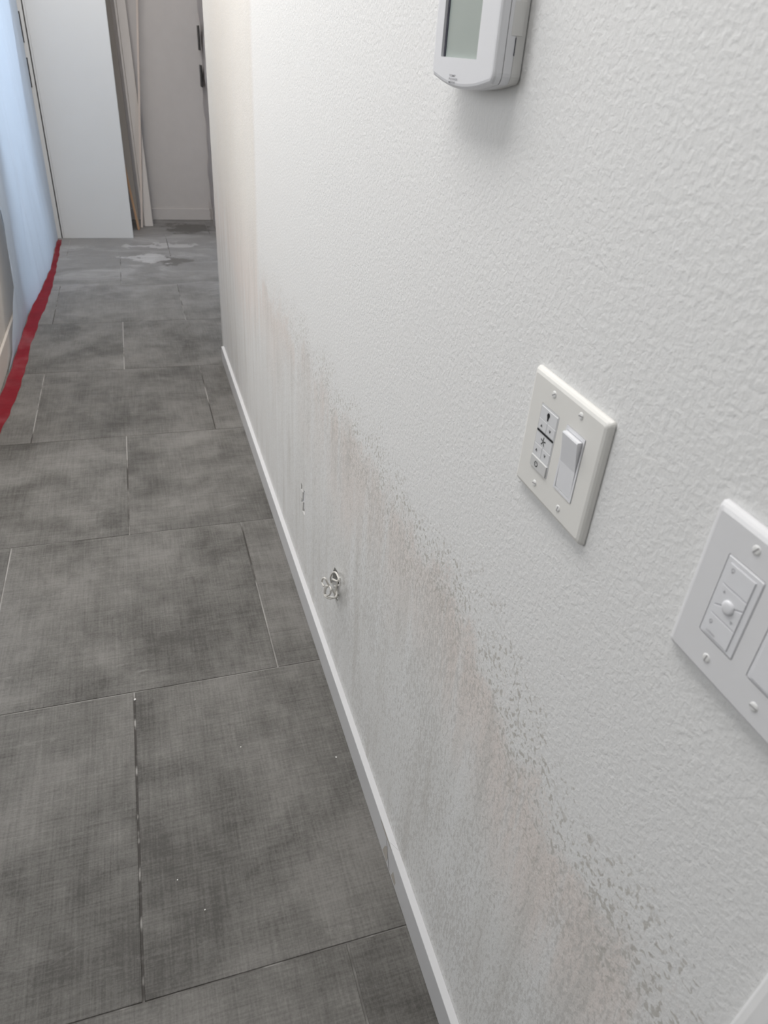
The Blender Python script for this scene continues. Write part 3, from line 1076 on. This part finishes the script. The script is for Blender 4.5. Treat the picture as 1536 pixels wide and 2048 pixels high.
# ------------------------------------------------------------------ cables hanging out of the second cut-out
cb = empty('cable_bundle', Matrix.Translation((0.0, 1.175, 0.265)), 'cable', 'tangled thin grey cables poking out of the hole near the baseboard')
wires = {
    'A': [(0.012, 1.19, 0.285), (0.004, 1.1975, 0.276), (-0.001, 1.2101, 0.2785), (-0.005, 1.2009, 0.302), (-0.008, 1.1719, 0.3363), (-0.012, 1.1356, 0.3648), (-0.012, 1.116, 0.369), (-0.012, 1.1106, 0.3624), (-0.012, 1.1305, 0.3468), (-0.012, 1.1582, 0.3298)],
    'B': [(0.012, 1.18, 0.27), (0.002, 1.1738, 0.262), (-0.010, 1.1448, 0.2997), (-0.024, 1.1226, 0.3351), (-0.038, 1.0986, 0.3693), (-0.045, 1.0947, 0.3868), (-0.045, 1.1142, 0.3708), (-0.045, 1.1193, 0.3579), (-0.045, 1.1042, 0.359)],
    'C': [(0.012, 1.165, 0.28), (-0.002, 1.163, 0.2733), (-0.007, 1.1656, 0.2706), (-0.014, 1.174, 0.263), (-0.021, 1.1775, 0.2674), (-0.028, 1.1574, 0.2966), (-0.035, 1.1201, 0.3409), (-0.035, 1.0984, 0.3618), (-0.035, 1.0843, 0.3658), (-0.035, 1.0885, 0.35), (-0.035, 1.1126, 0.3249), (-0.035, 1.1269, 0.3151)],
    'D': [(0.012, 1.17, 0.30), (0.001, 1.1688, 0.299), (-0.0052, 1.1433, 0.3056), (-0.0135, 1.1258, 0.3064), (-0.0217, 1.1285, 0.3057), (-0.030, 1.1313, 0.3049), (-0.030, 1.1519, 0.2928), (-0.030, 1.1559, 0.302), (-0.030, 1.148, 0.3196), (-0.030, 1.1341, 0.3344)],
    'E': [(0.012, 1.16, 0.335), (-0.005, 1.1382, 0.3431), (-0.006, 1.1445, 0.3233), (-0.006, 1.1509, 0.3031), (-0.005, 1.1467, 0.2932), (0.010, 1.155, 0.2889)],
}
for w in wires.values():
    mesh_obj('wire', tube([(x, y - 1.175, z - 0.265) for x, y, z in w], 0.0020, 7, 6), 'cable', cb, smooth=True)

# pale plate added so the narrow cut-out's dark reveal reads lighter
t = empty('reveal_plate', face_frame(1.5165, 0.305, 0.003), 'pale plate', 'pale grey plate added to lighten the narrow torn slot above the baseboard')
mesh_obj('reveal_face', boxbm(-0.0185, 0.0225, -0.026, 0.024, -0.012, 0.0, bevel=0.0006), 'device_white', t)
mesh_obj('torn_flap', prism([(-0.020, -0.004), (-0.012, 0.000), (-0.010, -0.008), (-0.019, -0.012)], 0.0002, 0.0030), 'device_white', t)

# ------------------------------------------------------------------ small plaster crumbs on the tiles
crumbs = [((-0.452, 1.228), 0.0035, 'white plaster crumb lying on a tile joint'),
          ((-0.045, 0.959), 0.0022, 'white plaster crumb near the baseboard'),
          ((-0.238, 1.037), 0.0018, 'tiny white crumb in the middle of the near tile'),
          ((-0.389, 0.773), 0.0016, 'tiny white crumb left on the near tile'),
          ((-0.347, 0.706), 0.0016, 'tiny white crumb lowest on the near tile')]
for (x, y), r, lab in crumbs:
    bm = bmesh.new()
    bmesh.ops.create_icosphere(bm, subdivisions=1, radius=r)
    for v in bm.verts:
        v.co *= random.uniform(0.7, 1.15)
        v.co.z = max(v.co.z * 0.6, -0.4 * r)
    mesh_obj('plaster_crumb', bm, 'chip', M=Matrix.Translation((x, y, 0.4 * r)), cat='crumb', label=lab, group='plaster crumbs on the floor')
